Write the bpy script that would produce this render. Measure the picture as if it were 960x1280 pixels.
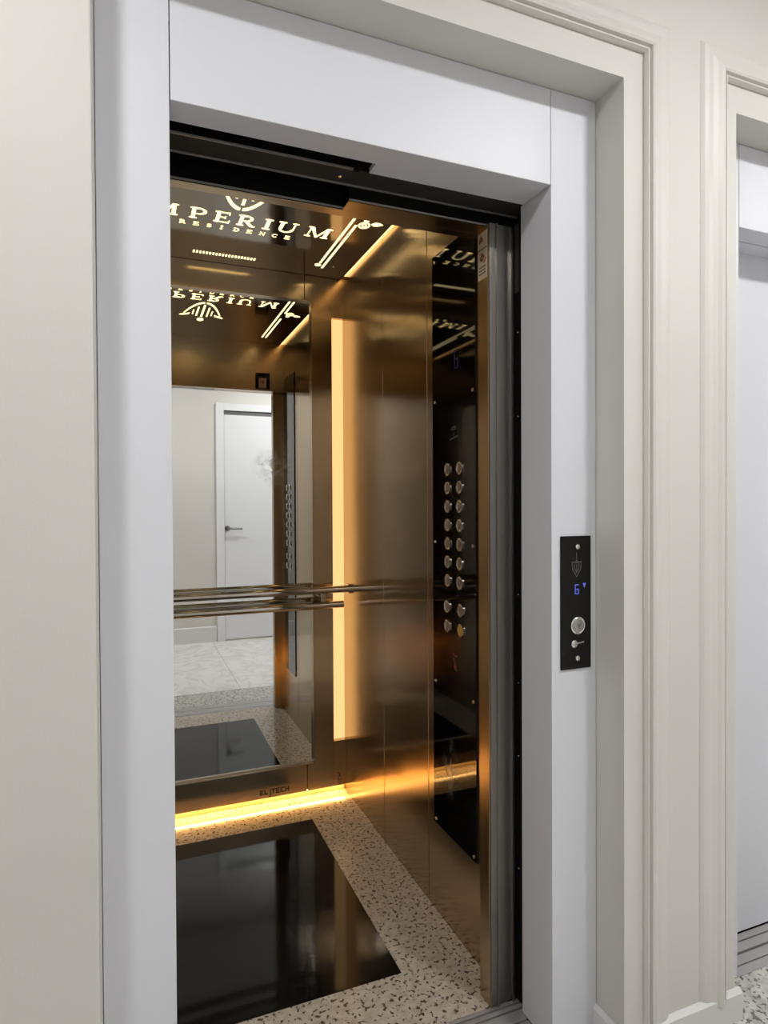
import bpy, bmesh, math, random
from mathutils import Vector, Matrix
random.seed(7)
for o in list(bpy.data.objects): bpy.data.objects.remove(o)
S = bpy.context.scene
COL = S.collection

# ------------------------------------------------------------------ camera
CZ, YAW, PITCH, ROLL, FPX, DIST = 1.270, 0.38314, -0.01147, -0.00468, 787.12, 1.10826
fw = Vector((math.sin(YAW)*math.cos(PITCH), math.cos(YAW)*math.cos(PITCH), math.sin(PITCH)))
r0 = Vector((math.cos(YAW), -math.sin(YAW), 0)); u0 = r0.cross(fw)
rt = r0*math.cos(ROLL) + u0*math.sin(ROLL); up = -r0*math.sin(ROLL) + u0*math.cos(ROLL)
cam = bpy.data.cameras.new('camera'); co = bpy.data.objects.new('camera', cam); COL.objects.link(co)
cam.sensor_fit = 'HORIZONTAL'; cam.sensor_width = 36; cam.lens = FPX*36/960; cam.clip_start = .02
M = Matrix((rt, up, -fw)).transposed().to_4x4(); M.translation = Vector((0, -DIST, CZ)); co.matrix_world = M
S.camera = co

# ------------------------------------------------------------------ world, exposure
w = bpy.data.worlds.new('world'); S.world = w; w.use_nodes = True
w.node_tree.nodes['Background'].inputs[0].default_value = (.8, .82, .85, 1)
w.node_tree.nodes['Background'].inputs[1].default_value = 0.0
S.view_settings.view_transform = 'Standard'; S.view_settings.look = 'None'
S.view_settings.gamma = 1; S.view_settings.use_curve_mapping = False
S.view_settings.exposure = 0.0
LAMP = 165.0          # corridor downlights
LED_V, LED_B, LED_C, SIGN = 1.15, 105.0, 2.2, 2.0
WARM = (1.0, .53, .15)

# ------------------------------------------------------------------ materials
def nm(name):
    m = bpy.data.materials.new(name); m.use_nodes = True
    return m, m.node_tree, m.node_tree.nodes['Principled BSDF']
def mat(name, col, rough=.5, metal=0, emit=None, es=0, coat=0, spec=.5):
    m, t, b = nm(name)
    b.inputs['Base Color'].default_value = (*col, 1); b.inputs['Roughness'].default_value = rough
    b.inputs['Metallic'].default_value = metal; b.inputs['Coat Weight'].default_value = coat
    b.inputs['Specular IOR Level'].default_value = spec
    if emit: b.inputs['Emission Color'].default_value = (*emit, 1); b.inputs['Emission Strength'].default_value = es
    return m
def nd(t, typ, **kw):
    n = t.nodes.new(typ)
    for k, v in kw.items():
        if k.startswith('i_'): n.inputs[k[2:].replace('_', ' ')].default_value = v
        else: setattr(n, k, v)
    return n
def noise_bump(m, scale, strength, dist=.002, detail=2, stretch=None):
    t = m.node_tree; b = t.nodes['Principled BSDF']
    tc = nd(t, 'ShaderNodeNewGeometry')
    src = tc.outputs['Position']
    if stretch:
        mp = nd(t, 'ShaderNodeMapping'); mp.inputs['Scale'].default_value = stretch
        t.links.new(src, mp.inputs['Vector']); src = mp.outputs[0]
    n = nd(t, 'ShaderNodeTexNoise', i_Scale=scale, i_Detail=detail)
    t.links.new(src, n.inputs['Vector'])
    bp = nd(t, 'ShaderNodeBump', i_Strength=strength, i_Distance=dist)
    t.links.new(n.outputs['Fac'], bp.inputs['Height']); t.links.new(bp.outputs[0], b.inputs['Normal'])
    return n
def tint_noise(m, c1, c2, scale, detail=3):
    t = m.node_tree; b = t.nodes['Principled BSDF']
    g = nd(t, 'ShaderNodeNewGeometry'); n = nd(t, 'ShaderNodeTexNoise', i_Scale=scale, i_Detail=detail)
    r = nd(t, 'ShaderNodeValToRGB'); r.color_ramp.elements[0].color = (*c1, 1); r.color_ramp.elements[1].color = (*c2, 1)
    r.color_ramp.elements[0].position = .35; r.color_ramp.elements[1].position = .65
    t.links.new(g.outputs['Position'], n.inputs['Vector']); t.links.new(n.outputs['Fac'], r.inputs[0]); t.links.new(r.outputs[0], b.inputs['Base Color'])

cream = mat('cream wall paint', (.64, .622, .585), .55); tint_noise(cream, (.63, .612, .575), (.65, .632, .595), 2.0); noise_bump(cream, 260, .08)
creamtrim = mat('cream trim enamel', (.65, .632, .595), .42); noise_bump(creamtrim, 200, .05)
whitebase = mat('white baseboard enamel', (.70, .70, .69), .35); noise_bump(whitebase, 150, .04)
ceilpaint = mat('white ceiling paint', (.78, .77, .76), .7); noise_bump(ceilpaint, 200, .06)
powder = mat('white powder coated steel', (.70, .715, .765), .44, 0); noise_bump(powder, 380, .10, .001, 1)
doorwhite = mat('white satin door', (.74, .755, .775), .3); noise_bump(doorwhite, 60, .03)

def bronze(name, col, rough, aniso, wav=.35):
    m, t, b = nm(name)
    b.inputs['Base Color'].default_value = (*col, 1); b.inputs['Metallic'].default_value = 1
    b.inputs['Anisotropic'].default_value = aniso
    g = nd(t, 'ShaderNodeNewGeometry')
    if aniso > 0:
        cr = nd(t, 'ShaderNodeVectorMath', operation='CROSS_PRODUCT'); cr.inputs[1].default_value = (0, 0, 1)
        t.links.new(g.outputs['True Normal'], cr.inputs[0]); t.links.new(cr.outputs[0], b.inputs['Tangent'])
    mp = nd(t, 'ShaderNodeMapping'); mp.inputs['Scale'].default_value = (900, 900, 4)
    n = nd(t, 'ShaderNodeTexNoise', i_Scale=1.0, i_Detail=2.0)
    t.links.new(g.outputs['Position'], mp.inputs['Vector']); t.links.new(mp.outputs[0], n.inputs['Vector'])
    mr = nd(t, 'ShaderNodeMapRange'); mr.inputs['To Min'].default_value = rough*.97; mr.inputs['To Max'].default_value = rough*1.03
    t.links.new(n.outputs['Fac'], mr.inputs['Value']); t.links.new(mr.outputs[0], b.inputs['Roughness'])
    n2 = nd(t, 'ShaderNodeTexNoise', i_Scale=1.0, i_Detail=1.5)
    mp2 = nd(t, 'ShaderNodeMapping'); mp2.inputs['Scale'].default_value = (2.2, 2.2, 7.0) if aniso > 0 else (5, 5, 5)
    t.links.new(g.outputs['Position'], mp2.inputs['Vector']); t.links.new(mp2.outputs[0], n2.inputs['Vector'])
    bp = nd(t, 'ShaderNodeBump', i_Strength=wav, i_Distance=.006)
    t.links.new(n2.outputs['Fac'], bp.inputs['Height']); t.links.new(bp.outputs[0], b.inputs['Normal'])
    return m
BZ = (.49, .375, .25)
brz = bronze('brushed bronze steel', BZ, .18, .85)
brzflat = bronze('satin bronze steel', BZ, .25, 0, .2)
brzmatte = bronze('brushed bronze backing', (.60, .48, .34), .45, .5, .1)
ceilmir = bronze('polished bronze ceiling', (.36, .31, .25), .10, 0, .25)
steel = bronze('brushed stainless steel', (.30, .285, .26), .3, .6, .1)
railmetal = mat('polished bronze tube', (.50, .455, .40), .08, 1)
sillmetal = mat('aluminium sill', (.48, .465, .46), .4, .5)
black = mat('black painted steel', (.004, .004, .004), .7, spec=.08)
darkgrey = mat('dark grey painted steel', (.035, .032, .028), .6, spec=.2)
edgegrey = mat('bare grey steel edge', (.30, .29, .27), .45, .6)
gblack = mat('glossy black acrylic', (.004, .004, .0045), .04, 0, spec=.45)
satblack = mat('satin black plate', (.006, .006, .006), .32, spec=.25)
chrome = mat('chrome', (.75, .73, .70), .18, 1)
greyprint = mat('grey print', (.11, .11, .11), .5)
silverprint = mat('silver print', (.28, .28, .28), .4)
magenta = mat('magenta print', (.30, .05, .12), .5)
brownprint = mat('dark brown print', (.045, .022, .012), .5)
blueled = mat('blue display segment', (.02, .02, .1), .4, emit=(.14, .20, 1.0), es=.7)
bluedim = mat('dim blue display segment', (.005, .005, .03), .4, emit=(.02, .02, .25), es=.05)
amber = mat('amber bell face', (.75, .45, .06), .3, .6)
signglow = mat('lit sign diffuser', (.9, .8, .5), .5, emit=(1.0, .80, .42), es=SIGN)
coveglow = mat('cove light diffuser', (.9, .8, .5), .5, emit=(1.0, .62, .24), es=LED_C)
led_v = mat('warm light diffuser', (.5, .4, .25), .5, emit=(1.0, .58, .22), es=LED_V)
led_b = mat('warm led floor strip', (.9, .8, .5), .5, emit=WARM, es=LED_B)
lampglow = mat('downlight diffuser', (.9, .9, .9), .5, emit=(1.0, .99, .985), es=LAMP)
lampring = mat('downlight ring', (.8, .8, .8), .4)
stickpaper = mat('beige sticker paper', (.62, .50, .38), .6)
stickred = mat('red brown sticker print', (.30, .08, .04), .6)
stickdark = mat('dark sticker print', (.10, .07, .05), .6)
shadegrey = mat('grey reveal shade', (.12, .12, .12), .7)  # dark tone standing in for shade above the opposite door leaf

def granite(name, base, mid, dark, amount, scale=130, rough=.16):
    m, t, b = nm(name)
    g = nd(t, 'ShaderNodeNewGeometry'); p = g.outputs['Position']
    n0 = nd(t, 'ShaderNodeTexNoise', i_Scale=scale*.45, i_Detail=4.0); t.links.new(p, n0.inputs['Vector'])
    r0_ = nd(t, 'ShaderNodeValToRGB'); r0_.color_ramp.elements[0].position = .38; r0_.color_ramp.elements[1].position = .62
    r0_.color_ramp.elements[0].color = (*mid, 1); r0_.color_ramp.elements[1].color = (*base, 1); t.links.new(n0.outputs['Fac'], r0_.inputs[0])
    n1 = nd(t, 'ShaderNodeTexNoise', i_Scale=scale, i_Detail=2.0, i_Distortion=.25); t.links.new(p, n1.inputs['Vector'])
    r1_ = nd(t, 'ShaderNodeValToRGB'); r1_.color_ramp.elements[0].position = .60-amount; r1_.color_ramp.elements[1].position = .66-amount
    r1_.color_ramp.elements[0].color = (0, 0, 0, 1); r1_.color_ramp.elements[1].color = (1, 1, 1, 1); t.links.new(n1.outputs['Fac'], r1_.inputs[0])
    mx = nd(t, 'ShaderNodeMix', data_type='RGBA'); t.links.new(r1_.outputs[0], mx.inputs[0]); t.links.new(r0_.outputs[0], mx.inputs[6]); mx.inputs[7].default_value = (*dark, 1)
    t.links.new(mx.outputs[2], b.inputs['Base Color']); b.inputs['Roughness'].default_value = rough
    return m
gran = granite('beige speckled granite', (.60, .535, .44), (.48, .415, .325), (.10, .08, .06), .034, 88)
grangrey = granite('grey speckled granite', (.60, .59, .55), (.40, .39, .36), (.16, .155, .145), .06, 70)
blackgran = mat('black polished granite', (.005, .0045, .004), .06, 0, spec=.33)
tint_noise(blackgran, (.004, .004, .0035), (.008, .007, .006), 60)
marble = mat('white marble tile', (.80, .79, .76), .12)
def marble_veins():
    t = marble.node_tree; b = t.nodes['Principled BSDF']
    g = nd(t, 'ShaderNodeNewGeometry'); n = nd(t, 'ShaderNodeTexNoise', i_Scale=3.0, i_Detail=7.0, i_Distortion=2.5)
    r = nd(t, 'ShaderNodeValToRGB'); e = r.color_ramp.elements
    e[0].position = .44; e[0].color = (.76, .75, .72, 1); e[1].position = .56; e[1].color = (.76, .75, .72, 1)
    k = e.new(.5); k.color = (.62, .61, .58, 1)
    t.links.new(g.outputs['Position'], n.inputs['Vector']); t.links.new(n.outputs['Fac'], r.inputs[0]); t.links.new(r.outputs[0], b.inputs['Base Color'])
marble_veins()
grout = mat('pale grout', (.55, .54, .50), .8)

def smudged(name, base, metal, rough, pt, rad, strength, col=(.75, .74, .72), squash=(1, 1, 1)):
    """glossy surface with one wiped-hand smear of its own shape"""
    m, t, b = nm(name)
    b.inputs['Base Color'].default_value = (*base, 1); b.inputs['Metallic'].default_value = metal; b.inputs['Roughness'].default_value = rough
    g = nd(t, 'ShaderNodeNewGeometry')
    sub = nd(t, 'ShaderNodeVectorMath', operation='SUBTRACT'); sub.inputs[1].default_value = pt
    mul = nd(t, 'ShaderNodeVectorMath', operation='MULTIPLY'); mul.inputs[1].default_value = squash
    ln = nd(t, 'ShaderNodeVectorMath', operation='LENGTH')
    t.links.new(g.outputs['Position'], sub.inputs[0]); t.links.new(sub.outputs[0], mul.inputs[0]); t.links.new(mul.outputs[0], ln.inputs[0])
    mr = nd(t, 'ShaderNodeMapRange'); mr.inputs['From Min'].default_value = 0; mr.inputs['From Max'].default_value = rad
    mr.inputs['To Min'].default_value = 1; mr.inputs['To Max'].default_value = 0; t.links.new(ln.outputs['Value'], mr.inputs['Value'])
    n = nd(t, 'ShaderNodeTexNoise', i_Scale=30.0, i_Detail=6.0, i_Distortion=.6); t.links.new(g.outputs['Position'], n.inputs['Vector'])
    rp = nd(t, 'ShaderNodeValToRGB'); rp.color_ramp.elements[0].position = .38; rp.color_ramp.elements[1].position = .75; t.links.new(n.outputs['Fac'], rp.inputs[0])
    mm = nd(t, 'ShaderNodeMath', operation='MULTIPLY'); t.links.new(mr.outputs[0], mm.inputs[0]); t.links.new(rp.outputs[0], mm.inputs[1])
    ms = nd(t, 'ShaderNodeMath', operation='MULTIPLY', use_clamp=True); ms.inputs[1].default_value = strength; t.links.new(mm.outputs[0], ms.inputs[0])
    d = nd(t, 'ShaderNodeBsdfDiffuse'); d.inputs[0].default_value = (*col, 1)
    mix = nd(t, 'ShaderNodeMixShader'); t.links.new(ms.outputs[0], mix.inputs[0]); t.links.new(b.outputs[0], mix.inputs[1]); t.links.new(d.outputs[0], mix.inputs[2])
    t.links.new(mix.outputs[0], t.nodes['Material Output'].inputs['Surface'])
    return m
mirrormat = smudged('silvered mirror glass', (.90, .91, .90), 1, .004, (.560, 1.55, 1.435), .095, .9)
copmat = smudged('glossy black panel acrylic', (.003, .003, .0035), 0, .035, (.879, .546, .486), .07, .5, (.5, .48, .45), (1, 1.3, .7))

# ------------------------------------------------------------------ mesh helpers
class MB:
    def __init__(s): s.v = []; s.f = []
    def box(s, x0, x1, y0, y1, z0, z1):
        i = len(s.v)
        s.v += [(x, y, z) for x in (x0, x1) for y in (y0, y1) for z in (z0, z1)]
        s.f += [tuple(i+k for k in q) for q in ((0,1,3,2),(4,6,7,5),(0,4,5,1),(2,3,7,6),(0,2,6,4),(1,5,7,3))]
        return s
    def prism(s, pts, n, h):
        """pts: 3-D polygon, extruded along vector n*h"""
        i = len(s.v); k = len(pts); n = Vector(n)*h
        s.v += [tuple(p) for p in pts] + [tuple(Vector(p)+n) for p in pts]
        s.f.append(tuple(range(i+k-1, i-1, -1))); s.f.append(tuple(range(i+k, i+2*k)))
        for a in range(k):
            b = (a+1) % k; s.f.append((i+a, i+b, i+k+b, i+k+a))
        return s
    def cyl(s, c, ax, r, h, n=20, r2=None, cap=True):
        c = Vector(c); ax = Vector(ax).normalized(); t = Vector((0,0,1)) if abs(ax.z) < .9 else Vector((1,0,0))
        e1 = ax.cross(t).normalized(); e2 = ax.cross(e1); i = len(s.v); r2 = r if r2 is None else r2
        for rr, d in ((r, 0), (r2, h)):
            for k in range(n):
                a = 2*math.pi*k/n; s.v.append(tuple(c + ax*d + e1*math.cos(a)*rr + e2*math.sin(a)*rr))
        for k in range(n):
            b = (k+1) % n; s.f.append((i+k, i+b, i+n+b, i+n+k))
        if cap: s.f.append(tuple(range(i+n-1, i-1, -1))); s.f.append(tuple(range(i+n, i+2*n)))
        return s
    def lathe(s, c, ax, prof, n=24):
        """prof: list of (radius, height)"""
        c = Vector(c); ax = Vector(ax).normalized(); t = Vector((0,0,1)) if abs(ax.z) < .9 else Vector((1,0,0))
        e1 = ax.cross(t).normalized(); e2 = ax.cross(e1); i = len(s.v)
        for rr, d in prof:
            for k in range(n):
                a = 2*math.pi*k/n; s.v.append(tuple(c + ax*d + e1*math.cos(a)*rr + e2*math.sin(a)*rr))
        for j in range(len(prof)-1):
            for k in range(n):
                b = (k+1) % n; s.f.append((i+j*n+k, i+j*n+b, i+(j+1)*n+b, i+(j+1)*n+k))
        s.f.append(tuple(range(i+n-1, i-1, -1))); m_ = i+(len(prof)-1)*n; s.f.append(tuple(range(m_, m_+n)))
        return s
    def tube(s, pts, r, n=16):
        pts = [Vector(p) for p in pts]; i = len(s.v); ref = None
        for k, p in enumerate(pts):
            d = (pts[min(k+1, len(pts)-1)] - pts[max(k-1, 0)]).normalized()
            if ref is None: ref = d.orthogonal().normalized()
            ref = (ref - d*ref.dot(d)).normalized(); e2 = d.cross(ref)
            for a in range(n):
                q = 2*math.pi*a/n; s.v.append(tuple(p + ref*math.cos(q)*r + e2*math.sin(q)*r))
        for k in range(len(pts)-1):
            for a in range(n):
                b = (a+1) % n; s.f.append((i+k*n+a, i+k*n+b, i+(k+1)*n+b, i+(k+1)*n+a))
        s.f.append(tuple(range(i+n-1, i-1, -1))); m_ = i+(len(pts)-1)*n; s.f.append(tuple(range(m_, m_+n)))
        return s
ORG = {}
def finish(mb, origin, m, name, bevel=0, smooth=False):
    me = bpy.data.meshes.new(name); o = Vector(origin)
    me.from_pydata([tuple(Vector(v)-o) for v in mb.v], [], mb.f)
    bm = bmesh.new(); bm.from_mesh(me)
    bmesh.ops.recalc_face_normals(bm, faces=bm.faces)
    if bevel: bmesh.ops.bevel(bm, geom=[e for e in bm.edges if len(e.link_faces) == 2 and e.calc_face_angle(0) > .5], offset=bevel, segments=2, affect='EDGES', profile=.5)
    bm.to_mesh(me); bm.free()
    if smooth:
        me.polygons.foreach_set('use_smooth', [True]*len(me.polygons)); me.set_sharp_from_angle(angle=.6)
    me.materials.append(m); return me
def link(name, me):
    o = bpy.data.objects.new(name, me); COL.objects.link(o); return o
def meta(o, label=None, cat=None, group=None, kind=None):
    for k, v in (('label', label), ('category', cat), ('group', group), ('kind', kind)):
        if v: o[k] = v
    return o
def top(name, mb, m, label=None, cat=None, group=None, kind=None, bevel=0, smooth=False):
    xs = list(zip(*mb.v)); c = ((min(xs[0])+max(xs[0]))/2, (min(xs[1])+max(xs[1]))/2, min(xs[2]))
    o = link(name, finish(mb, c, m, name, bevel, smooth)); o.location = c; ORG[o.name] = Vector(c)
    return meta(o, label, cat, group, kind)
def thing(name, loc, label=None, cat=None, group=None, kind=None):
    o = link(name, None); o.location = loc; ORG[o.name] = Vector(loc); o.empty_display_size = .05
    return meta(o, label, cat, group, kind)
def part(name, mb, m, parent, label=None, bevel=0, smooth=False, kind=None):
    o = link(name, finish(mb, ORG[parent.name], m, name, bevel, smooth)); o.parent = parent; ORG[o.name] = ORG[parent.name]
    return meta(o, label, None, None, kind)
def inst(name, me, parent, wloc, label=None):
    o = link(name, me); o.parent = parent; o.location = Vector(wloc)-ORG[parent.name]; ORG[o.name] = Vector(wloc)
    return meta(o, label)
def copytree(src, dx, label=None):
    def rec(s, par):
        c = s.copy(); COL.objects.link(c); c.parent = par
        ORG[c.name] = ORG[s.name] + Vector((dx, 0, 0))
        for k in list(s.children): rec(k, c)
        return c
    c = rec(src, None); c.location.x += dx
    if label: c['label'] = label
    return c

# ------------------------------------------------------------------ dimensions (metres; elevator wall face is y = 0)
XL, XR, YP, ZL = .0725, .899, .0911, 2.0          # portal clear opening, portal face depth, lintel height
RL, RR, RT = -.0516, 1.027, 2.218                 # recess in the wall
PITCHX = 1.4266                                   # spacing of the two elevators
CXL, CXR, CXM = -.183, .881, .349                 # car side walls and middle
YB, YM = 1.53, 1.55                               # back plates, mirror
ZC = 2.258                                        # car ceiling
X0, X1, YO, ZR = -1.9, 4.1, -1.83, 2.70           # corridor

# ------------------------------------------------------------------ corridor shell
wf = MB()
wf.box(X0, RL, 0, .20, 0, ZR).box(RR, RL+PITCHX, 0, .20, 0, ZR).box(RR+PITCHX, X1, 0, .20, 0, ZR)
wf.box(RL, RR, 0, .20, RT, ZR).box(RL+PITCHX, RR+PITCHX, 0, .20, RT, ZR)
top('wall_front', wf, cream, kind='structure')
top('wall_pier', MB().box(X0, -.0503, -.03, -.0002, 0, ZR), cream, kind='structure', bevel=.003)
top('wall_opposite', MB().box(X0, X1, YO-.12, YO, 0, ZR), cream, kind='structure')
top('wall_left', MB().box(X0-.12, X0, YO-.12, .2, 0, ZR), cream, kind='structure')
top('wall_right', MB().box(X1, X1+.12, YO-.12, .2, 0, ZR), cream, kind='structure')
top('ceiling', MB().box(X0-.12, X1+.12, YO-.12, .2, ZR, ZR+.1), ceilpaint, kind='structure')
fl = top('floor', MB().box(X0, X1, YO, .0911, -.06, -.012), grout, kind='structure')
TS = .65
ys = [-.2, -.85, -1.5, YO]
xx = X0
tile_cache = {}
while xx < X1-.01:
    x1 = min(xx+TS, X1)
    for j in range(3):
        key = (round(x1-xx, 3), j)
        if key not in tile_cache:
            mbt = MB().box(-(x1-xx)/2+.001, (x1-xx)/2-.001, -(ys[j]-ys[j+1])/2+.001, (ys[j]-ys[j+1])/2-.001, -.012, 0)
            tile_cache[key] = finish(mbt, (0, 0, 0), marble, 'tile', .0008)
        inst('tile', tile_cache[key], fl, ((xx+x1)/2, (ys[j]+ys[j+1])/2, 0))
    xx = x1
xx = X0; gl = {}
while xx < X1-.01:
    x1 = min(xx+1.0, X1)
    k = round(x1-xx, 3)
    if k not in gl: gl[k] = finish(MB().box(-k/2+.0008, k/2-.0008, -.1455+.001, .1455, -.012, .0), (0, 0, 0), grangrey, 'granite_slab', .0006)
    inst('granite_slab', gl[k], fl, ((xx+x1)/2, -.0545, 0)); xx = x1
# baseboards
def baseprof(x0, x1, y0, y1, h, side):
    """board with a bevelled top on the side facing the room; side: '-y', '+y' or '-x'"""
    b = .008; m_ = MB()
    if side == '-y': m_.prism([(x0, y1, 0), (x0, y0, 0), (x0, y0, h-b), (x0, y0+b, h), (x0, y1, h)], (1, 0, 0), x1-x0)
    if side == '+y': m_.prism([(x0, y0, 0), (x0, y1, 0), (x0, y1, h-b), (x0, y1-b, h), (x0, y0, h)], (1, 0, 0), x1-x0)
    if side == '-x': m_.prism([(x1, y0, 0), (x0, y0, 0), (x0, y0, h-b), (x0+b, y0, h), (x1, y0, h)], (0, 1, 0), y1-y0)
    if side == '+x': m_.prism([(x0, y0, 0), (x1, y0, 0), (x1, y0, h-b), (x1-b, y0, h), (x0, y0, h)], (0, 1, 0), y1-y0)
    return m_
BH = .074
top('baseboard_front', baseprof(RR-.012, RL+PITCHX+.012, -.013, -.0003, BH, '-y'), whitebase, kind='structure')
top('baseboard_recess', baseprof(RR-.012, RR-.0003, 0, YP-.0005, BH, '-x'), whitebase, kind='structure')
top('baseboard_niche', baseprof(RL+PITCHX+.0003, RL+PITCHX+.012, 0, YP-.0005, BH, '+x'), whitebase, kind='structure')
top('baseboard_far', baseprof(RR+PITCHX-.012, X1-.001, -.013, -.0003, BH, '-y'), whitebase, kind='structure')
top('baseboard_pier', baseprof(X0+.001, -.0503, -.043, -.0303, BH, '-y'), whitebase, kind='structure')
top('baseboard_opposite', baseprof(X0+.001, .742, YO+.0003, YO+.014, .146, '+y'), whitebase, kind='structure')
top('baseboard_beyond', baseprof(1.734, X1-.001, YO+.0003, YO+.014, .146, '+y'), whitebase, kind='structure')

# architrave mouldings around the two recesses: profile (offset outwards, projection)
PROF = [(0, 0), (0, .006), (.004, .013), (.007, .013), (.009, .008), (.012, .008), (.014, .016), (.019, .0185), (.026, .017), (.034, .0125), (.046, .009),
        (.060, .0085), (.070, .006), (.078, .0005), (.078, 0)]
def moulding(ix0, ix1, iz, left, right, xend=None):
    m_ = MB(); n = len(PROF)
    def ring(fn):
        i = len(m_.v); m_.v.extend([fn(o, h) for o, h in PROF]); return i
    rings = []
    if left: rings.append(ring(lambda o, h: (ix0-o, -.0003-h, .055))); rings.append(ring(lambda o, h: (ix0-o, -.0003-h, iz+o)))
    else: rings.append(ring(lambda o, h: (xend, -.0003-h, iz+o)))
    rings.append(ring(lambda o, h: (ix1+o, -.0003-h, iz+o)))
    rings.append(ring(lambda o, h: (ix1+o, -.0003-h, .055)))
    for a, b in zip(rings, rings[1:]):
        for k in range(n-1): m_.f.append((a+k, a+k+1, b+k+1, b+k))
        m_.f.append((a+n-1, a, b, b+n-1))
    m_.f.append(tuple(range(rings[0], rings[0]+n))); m_.f.append(tuple(range(rings[-1]+n-1, rings[-1]-1, -1)))
    return m_
top('trim_1', moulding(RL-.055, RR+.055, 2.284, False, True, -.0495), creamtrim, kind='structure')
top('trim_2', moulding(RL+PITCHX-.040, RR+PITCHX+.055, 2.284, True, True), creamtrim, kind='structure')

# opposite door (seen in the car's mirror)
d1 = thing('door_1', (1.238, YO, 0), kind='structure')
DX0, DX1, DH = .817, 1.659, 2.12
cs = MB().box(DX0-.072, DX0, YO+.0003, YO+.022, 0, DH+.105).box(DX1, DX1+.072, YO+.0003, YO+.022, 0, DH+.105).box(DX0, DX1, YO+.0003, YO+.022, DH+.04, DH+.105)
part('door_casing', cs, doorwhite, d1, bevel=.002)
part('reveal_shadow', MB().box(DX0, DX1, YO+.0003, YO+.004, DH, DH+.04), shadegrey, d1)  # dark strip painted in as the shadow of the head reveal
lf = part('door_leaf', MB().box(DX0+.003, DX1-.003, YO+.0003, YO+.010, .012, DH), doorwhite, d1, bevel=.001)
hd = MB().lathe((.845, YO+.0105, 1.055), (0, 1, 0), [(.0255, 0), (.0255, .006), (.011, .008), (.010, .042)], 24)
hd.tube([(.845, YO+.052, 1.055), (.868, YO+.056, 1.055), (.90, YO+.056, 1.054), (.978, YO+.056, 1.053)], .0095, 12)
part('door_handle', hd, mat('dark satin handle metal', (.22, .22, .215), .35, 1), lf, 'dark metal lever handle', smooth=True)

# corridor ceiling downlights
for i, (lx, ly, lab) in enumerate(((-.42, -1.02, 'round recessed downlight above the open elevator'), (1.38, -1.02, 'round recessed downlight between the two elevators'), (2.85, -1.02, 'round recessed downlight beyond the closed elevator door'))):
    L = thing('ceiling_downlight', (lx, ly, ZR), lab, 'ceiling light', 'corridor downlights')
    ring = MB().lathe((lx, ly, ZR-.0002), (0, 0, -1), [(.128, 0), (.126, .010), (.112, .014), (.108, .006)], 36)
    part('trim_ring', ring, lampring, L, smooth=True)
    part('diffuser', MB().cyl((lx, ly, ZR-.0145), (0, 0, -1), .104, .004, 36), lampglow, L)

# ------------------------------------------------------------------ elevator portals
def portal(label):
    P = thing('elevator_portal', ((XL+XR)/2, YP, 0), label, 'door frame', 'white elevator portals')
    sl = MB().prism([(RL+.001, YP, 0), (XL-.0012, YP, 0), (XL-.0012, .212, 0), (XL-.022, .212, 0), (XL-.022, YP+.016, 0), (RL+.001, YP+.016, 0)], (0, 0, 1), RT-.001)
    part('left_stile', sl, powder, P, bevel=.0012)
    sr = MB().prism([(RR-.001, YP, 0), (XR, YP, 0), (XR, .212, 0), (XR+.022, .212, 0), (XR+.022, YP+.016, 0), (RR-.001, YP+.016, 0)], (0, 0, 1), RT-.001)
    part('right_stile', sr, powder, P, bevel=.0012)
    hd_ = MB().prism([(XL+.0006, YP, RT-.001), (XL+.0006, YP, ZL), (XL+.0006, .157, ZL), (XL+.0006, .157, ZL+.02), (XL+.0006, YP+.016, ZL+.02), (XL+.0006, YP+.016, RT-.001)], (1, 0, 0), XR-XL-.0018)
    part('header', hd_, powder, P, bevel=.0012)
    part('soffit_plate', MB().box(.495, XR-.002, .1575, .198, ZL+.001, ZL+.012), powder, P)
    return P
p1 = portal('white steel elevator portal framing the open golden car')
p2 = copytree(p1, PITCHX, 'white steel elevator portal framing the closed white door')

# landing door track above the open doorway
T = part('door_track', MB().box(XL+.002, XR+.12, .2005, .262, ZL+.003, ZL+.14), darkgrey, p1, 'dark sliding door track')
part('slot_housing', MB().box(XL+.002, .494, .1580, .1635, ZL+.021, ZL+.12).box(XL+.002, .494, .1635, .1985, ZL+.035, ZL+.12).box(XL+.002, .494, .1950, .1998, ZL+.0045, ZL+.034), black, T)
part('front_edge', MB().box(XL+.002, .458, .1945, .1985, ZL, ZL+.004), edgegrey, T, 'thin bare steel edge')
part('rear_edge', MB().box(XL+.002, XR+.12, .2625, .2665, ZL, ZL+.02), edgegrey, T, 'thin bare steel edge')
part('end_stop', MB().box(.459, .470, .178, .1985, ZL-.001, ZL+.03), black, T)
part('screw', MB().lathe((.440, .236, ZL+.003), (0, 0, -1), [(.004, 0), (.0035, .002)], 12), chrome, T)

# landing door of the open elevator, pushed back behind the right stile
LD = thing('landing_door', (1.12, .23, 0), 'open sliding landing door tucked behind the right stile, black edge with screws', 'elevator door')
dp = part('door_panel', MB().box(.912, 1.36, .2165, .246, .012, 1.975), steel, LD)
le = part('leading_edge', MB().box(.9035, .9115, .2150, .2475, .012, 1.985), black, LD, 'black painted leading edge')
scr = finish(MB().lathe((0, 0, 0), (-1, 0, 0), [(.0024, 0), (.0020, .0012)], 10), (0, 0, 0), chrome, 'screw', smooth=True)
for z in (1.70, 1.49, 1.043, .82, .635, .35): inst('screw', scr, le, (.9034, .232, z))
part('edge_bracket', MB().box(.9025, .9033, .226, .244, 1.80, 1.97), darkgrey, LD)

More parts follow.
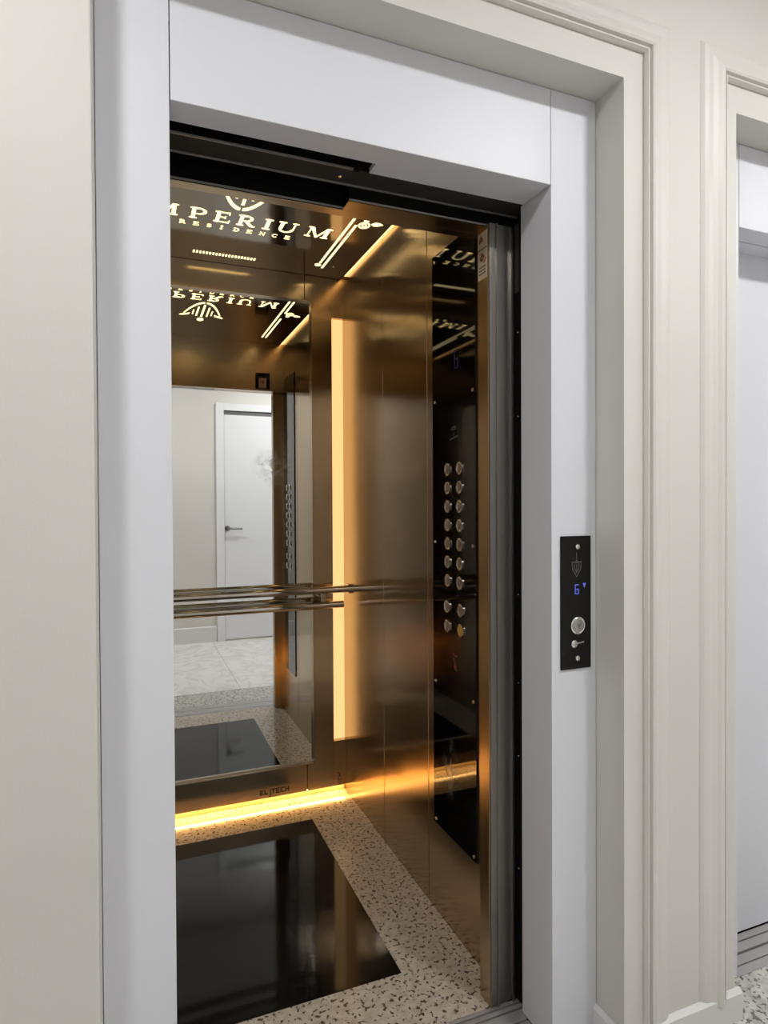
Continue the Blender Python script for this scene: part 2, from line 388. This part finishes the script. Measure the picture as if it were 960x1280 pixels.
# closed landing door of the second elevator
LD2 = thing('landing_door', (.486+PITCHX, .2, 0), 'closed white sliding landing door in the right-hand portal', 'elevator door')
part('door_panel', MB().box(XL+PITCHX-.005, .483+PITCHX, .2135, .238, .004, ZL+.01), powder, LD2, bevel=.001)
part('door_panel', MB().box(.486+PITCHX, XR+PITCHX+.005, .2135, .238, .004, ZL+.01), powder, LD2, bevel=.001)
part('top_seal', MB().box(XL+PITCHX+.001, XR+PITCHX-.002, .1580, .2130, ZL-.0010, ZL+.0008), powder, LD2)

# sills
def sill(dx, label):
    s_ = thing('door_sill', ((XL+XR)/2+dx, .15, -.02), label, 'door sill', 'metal elevator sills')
    m_ = MB()
    for a, b in ((.0920, .118), (.122, .150), (.158, .186), (.191, .2125)): m_.box(XL+dx, XR+dx-.0005, a, b, -.02, .0)
    part('tread_strip', m_, sillmetal, s_, bevel=.0008)
    part('groove_bed', MB().box(XL+dx, XR+dx-.0005, .0920, .2035, -.03, -.0205), black, s_)
sill(0, 'ridged metal landing sill under the open elevator'); sill(PITCHX, 'ridged metal landing sill under the closed elevator door')
cs_ = thing('car_sill', (.45, .23, -.02), 'grooved metal sill at the front edge of the car floor', 'door sill')
m_ = MB()
for a, b in ((.2130, .222), (.228, .2395), (.2455, .2545)): m_.box(-.15, .98, a, b, -.02, -.0005)
part('tread_strip', m_, sillmetal, cs_, bevel=.0006)
part('groove_bed', MB().box(-.15, .98, .2130, .2545, -.03, -.0205), black, cs_)

# ------------------------------------------------------------------ elevator car shell
fc = top('floor_car', MB().box(CXL, CXR, .2552, 1.575, -.05, -.0121), black, kind='structure')
IN = (CXM*2-.6727, .6727, .447, 1.352)
gb = MB()
def rect_ring(o, i, z0, z1):
    k = len(gb.v)
    for (x0, x1, y0, y1) in (o, i):
        for z in (z0, z1): gb.v.extend([(x0, y0, z), (x1, y0, z), (x1, y1, z), (x0, y1, z)])
    for a in range(4):
        b = (a+1) % 4
        gb.f.extend([(k+4+a, k+4+b, k+12+b, k+12+a), (k+a, k+b, k+4+b, k+4+a), (k+8+a, k+12+a, k+12+b, k+8+b), (k+a, k+8+a, k+8+b, k+b)])
rect_ring((CXL, CXR, .2552, 1.575), IN, -.012, 0)
part('granite_border', gb, gran, fc, 'beige granite border with dark specks')
part('floor_inlay', MB().box(IN[0]+.0008, IN[1]-.0008, IN[2]+.0008, IN[3]-.0008, -.012, -.0002), blackgran, fc, 'polished black granite inlay')

top('ceiling_car', MB().box(CXL+.015, CXR-.015, .3535, 1.5285, ZC, ZC+.03), ceilmir, kind='structure')

def sidewall(name, xs, sgn):
    """xs: face x; sgn +1 when the wall lies to the right of the car"""
    b = top(name, MB().box(*sorted((xs+sgn*.012, xs+sgn*.05)), .302, 1.60, -.05, ZC+.05), black, kind='structure')
    for a, c in ((.3035, .7030), (.7065, 1.0830), (1.0865, 1.566)):
        part('wall_panel', MB().box(*sorted((xs, xs+sgn*.0115)), a, c, .0005, ZC+.03), brz, b, bevel=.001)
    return b
wcr = sidewall('wall_car_right', CXR, 1)
wcl = sidewall('wall_car_left', CXL, -1)

wcb = top('wall_car_back', MB().box(CXL-.04, CXR+.04, 1.567, 1.60, -.05, ZC+.05), black, kind='structure')
ZM0, ZM1 = .150, 2.150
MX0, MX1 = CXM*2-.733, .733
BOT = .034
SX = .7005
def mx(a): return 2*CXM-a
part('top_plate', MB().box(mx(SX)+.001, SX-.001, YB, YB+.012, ZM1, ZC-.0005), brz, wcb, bevel=.0008)
part('bottom_plate', MB().box(mx(SX)+.001, SX-.001, YB, YB+.012, BOT, ZM0), brz, wcb, bevel=.0008)
for s in (0, 1):
    q = [(SX+.001, BOT), (.821, BOT), (.821, ZC-.0005), (SX+.001, ZC-.0005), (SX+.001, ZM1), (MX1, ZM1), (MX1, ZM0), (SX+.001, ZM0)]
    if s: q = [(mx(a), b) for a, b in q]
    part('side_plate', MB().prism([(a, YB, b) for a, b in q], (0, 1, 0), .012), brz, wcb, bevel=.0008)
    a0, a1 = (.8215, CXR-.0006) if not s else (CXL+.0006, mx(.8215))
    part('light_strip', MB().box(a0, a1, 1.558, 1.5665, .232, 2.088), led_v, wcb, 'warm vertical light strip in the car corner')
    part('corner_cap', MB().box(a0, a1, YB+.006, 1.5665, 2.088, ZC+.02), brzflat, wcb)
    part('corner_foot', MB().box(a0, a1, YB+.0015, 1.5665, BOT, .232), brzflat, wcb)
part('floor_light_strip', MB().box(CXL+.004, CXR-.004, 1.5435, 1.5475, .0285, .0335), led_b, wcb, 'warm light strip under the back panel')
part('kick_strip', MB().box(CXL+.003, CXR-.003, 1.5615, 1.5665, .0008, .0335), mat('brown kick strip', (.26, .19, .11), .6), wcb)
for xs2 in (SX, mx(SX)): part('seam_light_stop', MB().box(xs2-.01, xs2+.01, YB+.0125, YB+.0140, BOT, ZM0), black, wcb)  # unseen black strips added to stop the floor LED shining through the seams

# mirror
mr_ = thing('wall_mirror', (CXM, YM, ZM0), 'tall rectangular mirror with thin metal edge in the golden back wall of the car', 'mirror')
part('glass', MB().box(MX0+.0008, MX1-.0008, YM, YM+.005, ZM0+.0008, ZM1-.0008), mirrormat, mr_)
edgem = mat('bright mirror edge', (.62, .58, .52), .3, .6)
part('bottom_edge', MB().box(MX0+.0008, MX1-.0008, YB-.0005, YM-.0045, ZM0+.0004, ZM0+.0016), brzflat, mr_)
part('bottom_lip', MB().box(MX0+.0008, MX1-.0008, YM-.004, YM-.0005, ZM0+.0004, ZM0+.0070), edgem, mr_, 'thin bright metal lip')
part('top_edge', MB().box(MX0+.0008, MX1-.0008, YB+.001, YM-.0005, ZM1-.0024, ZM1-.0004), brzflat, mr_)
for xa in (MX0+.0006, MX1-.0026): part('side_edge', MB().box(xa, xa+.002, YB-.0005, YM-.0005, ZM0+.004, ZM1-.003), brzflat, mr_)

# front return columns and transom of the car
wcf = thing('wall_car_front', (.35, .30, 0), kind='structure')
part('return_column', MB().box(.831, .93, .2550, .3020, .0005, 1.9695), brzflat, wcf, bevel=.001)
part('return_column', MB().box(-.24, .066, .2550, .3020, .0005, 1.9695), brzflat, wcf, bevel=.001)
part('transom', MB().box(CXL-.04, CXR+.04, .322, .3530, 1.9700, ZC+.04), brzflat, wcf, bevel=.0008)
part('transom_lip', MB().box(.473, CXR+.04, .2740, .3215, 1.9700, 1.9725), brzflat, wcf)
hb = MB().box(CXL-.04, .4725, .3155, .3215, 1.9715, 2.25).box(.4725, 1.30, .2710, .2735, 1.9715, 2.20)
part('header_face', hb, black, wcf, 'black painted car door header')
tl = MB().box(CXL-.04, .4725, .3140, .3154, 1.9702, 1.9745).box(.473, .90, .2695, .2709, 1.9702, 1.9745)
part('header_lip', tl, edgegrey, wcf)

# car door, open
CD = thing('car_door', (1.05, .25, 0), 'open brushed steel car door edge beside the control panel', 'elevator door')
dpan = MB().prism([(.8325, .2490, 0), (.8325, .2545, 0), (1.25, .2545, 0), (1.25, .2515, 0), (.8545, .2515, 0), (.8545, .2440, 0), (.8500, .2440, 0), (.8500, .2490, 0)], (0, 0, 1), 1.965)
for i_, v_ in enumerate(dpan.v): dpan.v[i_] = (v_[0], v_[1], v_[2]+.004)
part('door_panel', dpan, steel, CD, bevel=.0006)
part('rear_flange', MB().box(.8930, .8985, .2500-.0060, .2513, .004, 1.965), steel, CD)

# ------------------------------------------------------------------ car operating panel
cp = thing('control_panel', (CXR, .526, .28), 'tall glossy black car operating panel with two columns of round buttons', 'control panel')
XF = CXR-.005
plate = part('face_plate', MB().box(XF, CXR-.0004, .395, .6575, .2795, 2.0345), copmat, cp, bevel=.0008)
bring = finish(MB().lathe((0, 0, 0), (-1, 0, 0), [(.0185, 0), (.0185, .003), (.0165, .0045), (.0145, .004), (.0140, .002)], 24), (0, 0, 0), chrome, 'button', smooth=True)
bface = finish(MB().lathe((0, 0, 0), (-1, 0, 0), [(.0136, 0), (.0132, .0022), (.010, .0032)], 24), (0, 0, 0), mat('brushed button face', (.42, .38, .33), .35, 1), 'button_face', smooth=True)
bellface = finish(MB().lathe((0, 0, 0), (-1, 0, 0), [(.0136, 0), (.0132, .0022), (.010, .0032)], 24), (0, 0, 0), amber, 'button_face', smooth=True)
rows = [1.374 - .0549*k for k in range(7)]
for z in rows:
    for y in (.556, .483):
        b_ = inst('button', bring, cp, (XF-.0001, y, z)); inst('button_face', bface, b_, (XF-.0012, y, z))
for z in (.966, .9085):
    for y in (.5605, .478):
        bell = z < .95 and y < .5
        b_ = inst('button', bring, cp, (XF-.0001, y, z), 'alarm button with an amber face' if bell else None)
        inst('button_face', bellface if bell else bface, b_, (XF-.0012, y, z))
cscr = finish(MB().lathe((0, 0, 0), (-1, 0, 0), [(.005, 0), (.0045, .0015), (.002, .0022)], 12), (0, 0, 0), chrome, 'screw', smooth=True)
for z in (2.015, 1.585, 1.155, .724, .293):
    for y in (.641, .4085): inst('screw', cscr, cp, (XF-.0001, y, z))

# --- lettering helpers: strokes in a plane ---
def strokes(mb, lines, o, ex, ey, en, wd, h):
    o, ex, ey, en = Vector(o), Vector(ex), Vector(ey), Vector(en)
    for ln_ in lines:
        for (a, b), (c, d) in zip(ln_, ln_[1:]):
            p, q = Vector((a, b)), Vector((c, d)); dd = (q-p)
            if dd.length < 1e-9: continue
            dd = dd.normalized(); nn = Vector((-dd.y, dd.x))*wd/2; p = p-dd*wd*.35; q = q+dd*wd*.35
            mb.prism([o+ex*v.x+ey*v.y for v in (p-nn, q-nn, q+nn, p+nn)], en, h)
    return mb
SF = {'E': [[(.9, 1), (0, 1), (0, 0), (.9, 0)], [(0, .5), (.75, .5)]], 'L': [[(0, 1), (0, 0), (.8, 0)]], 'I': [[(.2, 1), (.2, -.55), (0, -.75)]],
      'T': [[(0, 1), (1, 1)], [(.5, 1), (.5, 0)]], 'C': [[(.9, 1), (0, 1), (0, 0), (.9, 0)]], 'H': [[(0, 1), (0, 0)], [(.9, 1), (.9, 0)], [(0, .5), (.9, .5)]],
      '6': [[(.6, 1), (0, 1), (0, 0), (.6, 0), (.6, .5), (0, .5)]]}
def stext(mb, s, o, ex, ey, en, hgt, adv, wd, th, sx=1.0):
    x = 0
    for ch in s:
        g = [[(a*hgt*sx + x, b*hgt) for a, b in l] for l in SF[ch]]
        strokes(mb, g, o, ex, ey, en, wd, th); x += adv*(.45 if ch == 'I' else 1)
    return mb
# panel print: plane x = XF, reading direction -y (towards the door), up z
RX, UZ, NX = (0, -1, 0), (0, 0, 1), (-1, 0, 0)
em = MB(); strokes(em, [[(-.014, .024), (-.010, .030), (0, .032), (.010, .030), (.014, .024)], [(-.008, .024), (.008, .024)], [(0, .012), (0, .008)], [(-.022, -.004), (-.008, -.002)], [(-.004, -.002), (.008, .0)], [(.012, .001), (.024, .003)]],
                     (XF-.0001, .519, 1.465), RX, UZ, NX, .0035, .0003)
part('maker_emblem', em, greyprint, cp)
part('floor_display', stext(MB(), '6', (XF-.0001, .512, 1.665), RX, UZ, NX, .05, .04, .005, .0003, .6), bluedim, cp, 'dim blue floor number')
sq = MB(); strokes(sq, [[(-.010, .024), (.010, .016), (.016, .022)], [(-.004, .010), (.003, -.004), (-.002, -.018), (.010, -.010), (.004, -.022), (.014, -.024)]], (XF-.0001, .519, .81), RX, UZ, NX, .0022, .0003)
part('script_mark', sq, magenta, cp, 'small magenta handwritten mark')

# sticker on the return column and sensor box on the transom
st = thing('warning_sticker', (.8305, .28, 1.84), 'beige warning sticker with red-brown marks on the bronze door column', 'sticker')
part('paper', MB().box(.8300, .8307, .2570, .3000, 1.839, 1.956), stickpaper, st)
SO = (.8299, .3000, 1.839)
for q in ([[(.008, .095), (.014, .107), (.022, .097), (.008, .095)]], [[(.012, .052), (.020, .062), (.028, .054), (.020, .046), (.012, .052)]], [[(.030, .040), (.036, .048)]]):
    part('red_symbol', strokes(MB(), q, SO, RX, UZ, NX, .006, .0002), stickred, st)
for q in ([[(.002, .075), (.041, .075)]], [[(.006, .030), (.036, .030)]], [[(.006, .022), (.034, .022)]], [[(.006, .014), (.036, .014)]]):
    part('printed_line', strokes(MB(), q, SO, RX, UZ, NX, .0032, .0002), stickdark, st)
sn = thing('sensor_box', (.757, .36, 1.98), 'small black box with a pink label above the car doorway, seen in the mirror', 'sensor')
part('housing', MB().box(.714, .800, .3534, .366, 1.978, 2.077), gblack, sn, bevel=.002)
lb_ = part('label_card', MB().box(.731, .778, .3662, .3668, 1.984, 2.046), mat('pink label card', (.62, .42, .36), .6), sn)
part('printed_symbol', strokes(MB(), [[(-.008, 0), (.008, 0)], [(0, -.009), (0, .009)], [(-.008, .009), (.008, .009)]], (.755, .3669, 2.018), (1, 0, 0), UZ, (0, 1, 0), .005, .0002), stickred, lb_)

# maker's marks on the back wall foot plates
for x0 in (.497, -.03):
    part('maker_lettering', stext(MB(), 'ELITECH', (x0, YB-.0001, .052), (1, 0, 0), UZ, (0, -1, 0), .0165, .0198, .0052, .0004, .85), brownprint, wcb)
vm = MB(); stext(vm, 'ECH', (.853, YB+.0014, .040), (0, 0, 1), (-1, 0, 0), (0, -1, 0), .012, .018, .0042, .0004, 1.1)
part('maker_mark', vm, brownprint, wcb)

# ------------------------------------------------------------------ handrail
hr = thing('handrail', (CXM, 1.475, .84), 'double polished bronze handrail across the car mirror', 'handrail')
YH = 1.472
part('upper_tube', MB().tube([(CXL+.012, YH, .908), (.868, YH, .908)], .0155, 24), railmetal, hr, smooth=True)
lt = MB().tube([(mx(.848), YH, .8435), (mx(.846), YH, .8435), (.846, YH, .8435), (.848, YH, .8435)], .0155, 24)
part('lower_tube', lt, railmetal, hr, smooth=True)
for s in (0, 1):
    xb = .760 if not s else mx(.760)
    part('bracket', MB().box(xb-.012, xb+.012, YH-.004, YH+.004, .8565, .895), railmetal, hr, bevel=.001)
    part('wall_stud', MB().cyl((xb, YH+.0035, .876), (0, 1, 0), .008, YB-YH-.0040, 16), railmetal, hr, smooth=True)
    xe = .8685 if not s else CXL+.0118
    part('end_flange', MB().cyl((xe, YH, .908), ((1, 0, 0) if not s else (-1, 0, 0)), .021, (.0117 if not s else .0115), 24), railmetal, hr, smooth=True)

# ------------------------------------------------------------------ lit ceiling sign
ZS = ZC-.0012
EX, EY, EN = Vector((1, 0, 0)), Vector((0, -1, 0)), Vector((0, 0, 1))     # letters read from the doorway, tops towards the door
def poly2(mb, pts, o, sx, sy): mb.prism([Vector(o)+EX*(a*sx)+EY*(b*sy) for a, b in pts], EN, .0010)
def R_(x0, y0, x1, y1): return [(x0, y0), (x1, y0), (x1, y1), (x0, y1)]
def band(cx, cy, rx, ry, tx, ty, a0, a1, n=14):
    """list of quads along an elliptic arc with inner radii rx-tx, ry-ty"""
    out = []
    for k in range(n):
        q = []
        for a in (a0+(a1-a0)*k/n, a0+(a1-a0)*(k+1)/n): q.append((math.cos(math.radians(a)), math.sin(math.radians(a))))
        (c0, s0), (c1, s1) = q
        out.append([(cx+c0*rx, cy+s0*ry), (cx+c1*rx, cy+s1*ry), (cx+c1*(rx-tx), cy+s1*(ry-ty)), (cx+c0*(rx-tx), cy+s0*(ry-ty))])
    return out
def serif(x0, x1, y): return R_(x0, y, x1, y+.07)
GL = {
 'I': (.34, [R_(.09, 0, .25, 1), serif(0, .34, 0), serif(0, .34, .93)]),
 'M': (1.05, [R_(.10, 0, .16, 1), R_(.80, 0, .96, 1), [(.08, 1), (.25, 1), (.58, 0), (.47, 0)], [(.80, 1), (.90, 1), (.56, 0), (.49, 0)], serif(0, .27, 0), serif(.72, 1.05, 0), serif(0, .2, .93), serif(.82, 1.05, .93)]),
 'P': (.70, [R_(.08, 0, .24, 1), serif(0, .33, 0), serif(0, .40, .93), R_(.2, .93, .42, 1), R_(.2, .42, .42, .49)] + band(.40, .71, .30, .29, .15, .07, -90, 90)),
 'E': (.72, [R_(.08, 0, .24, 1), R_(0, 0, .68, .08), R_(0, .92, .64, 1), R_(.2, .47, .50, .54), [(.60, 0), (.68, 0), (.72, .26), (.67, .26)], [(.57, 1), (.64, 1), (.66, .77), (.61, .77)], R_(.46, .39, .51, .62)]),
 'R': (.80, [R_(.08, 0, .24, 1), serif(0, .33, 0), serif(0, .40, .93), R_(.2, .93, .40, 1), R_(.2, .45, .40, .52)] + band(.38, .725, .29, .275, .15, .07, -90, 90) + [[(.30, .47), (.47, .47), (.80, 0), (.60, 0)], serif(.58, .84, 0)]),
 'U': (.92, [R_(.09, .34, .25, 1), R_(.70, .34, .77, 1), serif(0, .34, .93), serif(.60, .88, .93)] + band(.43, .34, .34, .36, .12, .09, 180, 360)),
 'S': (.55, band(.27, .74, .25, .26, .10, .09, 20, 270) + band(.27, .27, .27, .27, .11, .09, -160, 90)),
 'D': (.78, [R_(.08, 0, .24, 1), R_(0, 0, .40, .08), R_(0, .92, .40, 1)] + band(.36, .5, .40, .5, .16, .08, -90, 90)),
 'N': (.85, [R_(.10, 0, .17, 1), R_(.68, 0, .75, 1), [(.05, 1), (.24, 1), (.76, 0), (.62, 0)], serif(0, .27, 0), serif(.58, .85, .93)]),
 'C': (.80, band(.42, .5, .42, .5, .16, .08, 45, 315)),
}
sg = thing('illuminated_ceiling_sign', (CXM, 1.05, ZC), 'glowing gold lettering, emblem and ornaments on the car ceiling', 'sign')
def letter(ch, x, ybase, wdt, hgt):
    wd, ps = GL[ch]; m_ = MB()
    for q in ps: poly2(m_, q, (x, ybase, ZS), wdt/wd, hgt)
    part('letter', m_, signglow, sg)
for ch, x, wd_ in (('I', .018, .028), ('M', .072, .086), ('P', .194, .055), ('E', .275, .055), ('R', .353, .062), ('I', .443, .028), ('U', .492, .073), ('M', .598, .088)):
    letter(ch, x, 1.148, wd_, .080)
xs_ = [.166 + k*.0462 for k in range(9)]
for ch, x in zip('RESIDENCE', xs_): letter(ch, x, 1.203, {'I': .010, 'S': .017}.get(ch, .021), .026)
# emblem: curved bowl, hanging bars, wings and ball
ec = Vector((.352, 0, ZS))
def epoly(pts, name):
    m_ = MB()
    for q in pts: m_.prism([Vector((ec.x+a, b, ZS)) for a, b in q], EN, .001)
    part(name, m_, signglow, sg)
def arcpts(s):
    out = []; n = 10
    def P(t): return (s*(.004+.088*t), 1.036-.20*t**2)
    def W(t): return .017*(1-.45*t)
    for k in range(n):
        a, b = P(k/n), P((k+1)/n); wa, wb = W(k/n), W((k+1)/n)
        out.append([(a[0], a[1]), (b[0], b[1]), (b[0]-s*wb*.55, b[1]-wb), (a[0], a[1]-wa) if k == 0 else (a[0]-s*wa*.55, a[1]-wa)])
    return out
epoly(arcpts(1), 'emblem_arc'); epoly(arcpts(-1), 'emblem_arc')
for s in (-1, 1): epoly([[(s*.060, .842), (s*.082, .822), (s*.106, .806), (s*.110, .790), (s*.088, .796), (s*.064, .812)]], 'emblem_wing')
for a, y0, y1, wd_ in ((0, .790, .995, .010), (-.026, .800, .955, .008), (.026, .800, .955, .008), (-.046, .82, .90, .006), (.046, .82, .90, .006)):
    epoly([[(a-wd_/2, y0), (a+wd_/2, y0), (a+wd_/2, y1), (a-wd_/2, y1)]], 'emblem_bar')
epoly(band(0, .738, .017, .028, .017, .028, 0, 360, 20), 'emblem_ball')
# side ornaments
for s in (0, 1):
    f_ = (lambda a: a) if not s else mx
    def orn(pts, name):
        m_ = MB()
        for q in pts: m_.prism([Vector((f_(a), b, ZS)) for a, b in q], EN, .001)
        part(name, m_, signglow, sg)
    for x_, segs in ((.727, ((.50, .80), (.805, 1.155), (1.160, 1.355))), (.749, ((.50, .90), (1.000, 1.060), (1.066, 1.225), (1.231, 1.430)))):
        for a, b in segs: orn([[(x_-.0045, a), (x_+.0045, a), (x_+.0045, b), (x_-.0045, b)]], 'ornament_line')
    orn(band(.724, 1.402, .013, .014, .013, .014, 0, 360, 16), 'ornament_ball')
    orn(band(.727, 1.371, .006, .008, .006, .008, 0, 360, 12), 'ornament_bead')
    orn(band(.776, .992, .021, .026, .006, .007, 0, 360, 20), 'ornament_ring')
    orn(band(.776, .992, .010, .012, .004, .005, 0, 360, 16), 'ornament_ring')
    orn(band(.772, .952, .010, .013, .010, .013, 0, 360, 14), 'ornament_bead')
    orn([[(.796, .975), (.806, .958), (.822, .957), (.838, .966), (.826, .980), (.808, .986)]], 'ornament_leaf')
# lit vent slots
for k in range(20):
    x = .234 + k*.0123
    part('vent_slot', MB().prism([Vector((x, 1.430, ZS)), Vector((x+.0070, 1.430, ZS)), Vector((x+.0070, 1.452, ZS)), Vector((x, 1.452, ZS))], EN, .001), signglow, sg)
# ceiling screws
for x, y in ((.790, 1.400), (mx(.790), 1.400), (.790, .45), (mx(.790), .45)):
    part('ceiling_screw', MB().lathe((x, y, ZC-.0001), (0, 0, -1), [(.006, 0), (.005, .003), (.002, .004)], 12), chrome, sg, smooth=True)
# cove lights along both side walls
for x0, x1, lab in ((CXR-.0140, CXR-.002, 'warm cove light strip along the ceiling above the button panel'), (CXL+.002, CXL+.0140, 'warm cove light strip along the ceiling opposite the button panel')):
    top('cove_light', MB().box(x0, x1, .360, 1.500, ZC+.004, ZC+.012), coveglow, lab, 'light strip', 'ceiling cove lights')
top('ceiling_car_rim', MB().box(CXL, CXR, .3535, 1.5285, ZC+.0302, ZC+.05), brzflat, kind='structure')

# ------------------------------------------------------------------ hall call panel
hp = thing('hall_call_panel', (.965, YP, .884), 'slim black hall call panel with blue floor number on the white stile', 'call panel')
YF = YP-.0045
part('face_plate', MB().box(.922, 1.0075, YF, YP-.0003, .884, 1.195), satblack, hp, bevel=.001)
HX, HZ, HN = (1, 0, 0), (0, 0, 1), (0, -1, 0)
hs = finish(MB().lathe((0, 0, 0), (0, -1, 0), [(.0062, 0), (.0058, .002), (.003, .0032)], 16), (0, 0, 0), chrome, 'screw', smooth=True)
for z in (1.170, .909): inst('screw', hs, hp, (.968, YF-.0001, z))
sh = MB(); strokes(sh, [[(-.013, .013), (-.012, -.004), (0, -.022), (.012, -.004), (.013, .013), (0, .010), (-.013, .013)], [(-.007, .008), (-.006, -.003), (0, -.013), (.006, -.003), (.007, .008)], [(0, .010), (0, .034)], [(-.004, .014), (.004, .014)], [(0, .006), (0, -.010)]], (.966, YF-.0001, 1.122), HX, HZ, HN, .0017, .0003)
part('shield_emblem', sh, greyprint, hp)
part('floor_digit', stext(MB(), '6', (.962, YF-.0001, 1.060), HX, HZ, HN, .021, .02, .0020, .0003, .72), blueled, hp, 'blue floor number')
ar = MB().prism([(.9835, YF-.0001, 1.084), (.9925, YF-.0001, 1.084), (.988, YF-.0001, 1.073)], HN, .0003)
part('direction_arrow', ar, blueled, hp, 'blue down arrow')
bt = part('call_button', MB().lathe((.968, YF-.0001, .986), (0, -1, 0), [(.0205, 0), (.0205, .003), (.018, .0048), (.0165, .0040)], 32), chrome, hp, smooth=True)
part('button_face', MB().lathe((.968, YF-.0042, .986), (0, -1, 0), [(.0160, 0), (.0155, .0012), (.008, .0020)], 32), mat('brushed call button', (.55, .54, .52), .32, 1), bt, smooth=True)
part('button_mark', strokes(MB(), [[(-.005, .005), (0, -.006), (.005, .005)], [(0, .005), (0, -.001)]], (.968, YF-.0063, .986), HX, HZ, HN, .0014, .0002), greyprint, bt)
part('key_switch', MB().lathe((.9575, YF-.0001, .9435), (0, -1, 0), [(.0085, 0), (.0085, .003), (.006, .0042)], 20), chrome, hp, smooth=True)
part('key_marking', strokes(MB(), [[(0, 0), (.005, .001)], [(.008, .001), (.012, .002)], [(.0145, .002), (.017, .0025)]], (.969, YF-.0001, .9435), HX, HZ, HN, .0032, .0002), silverprint, hp)
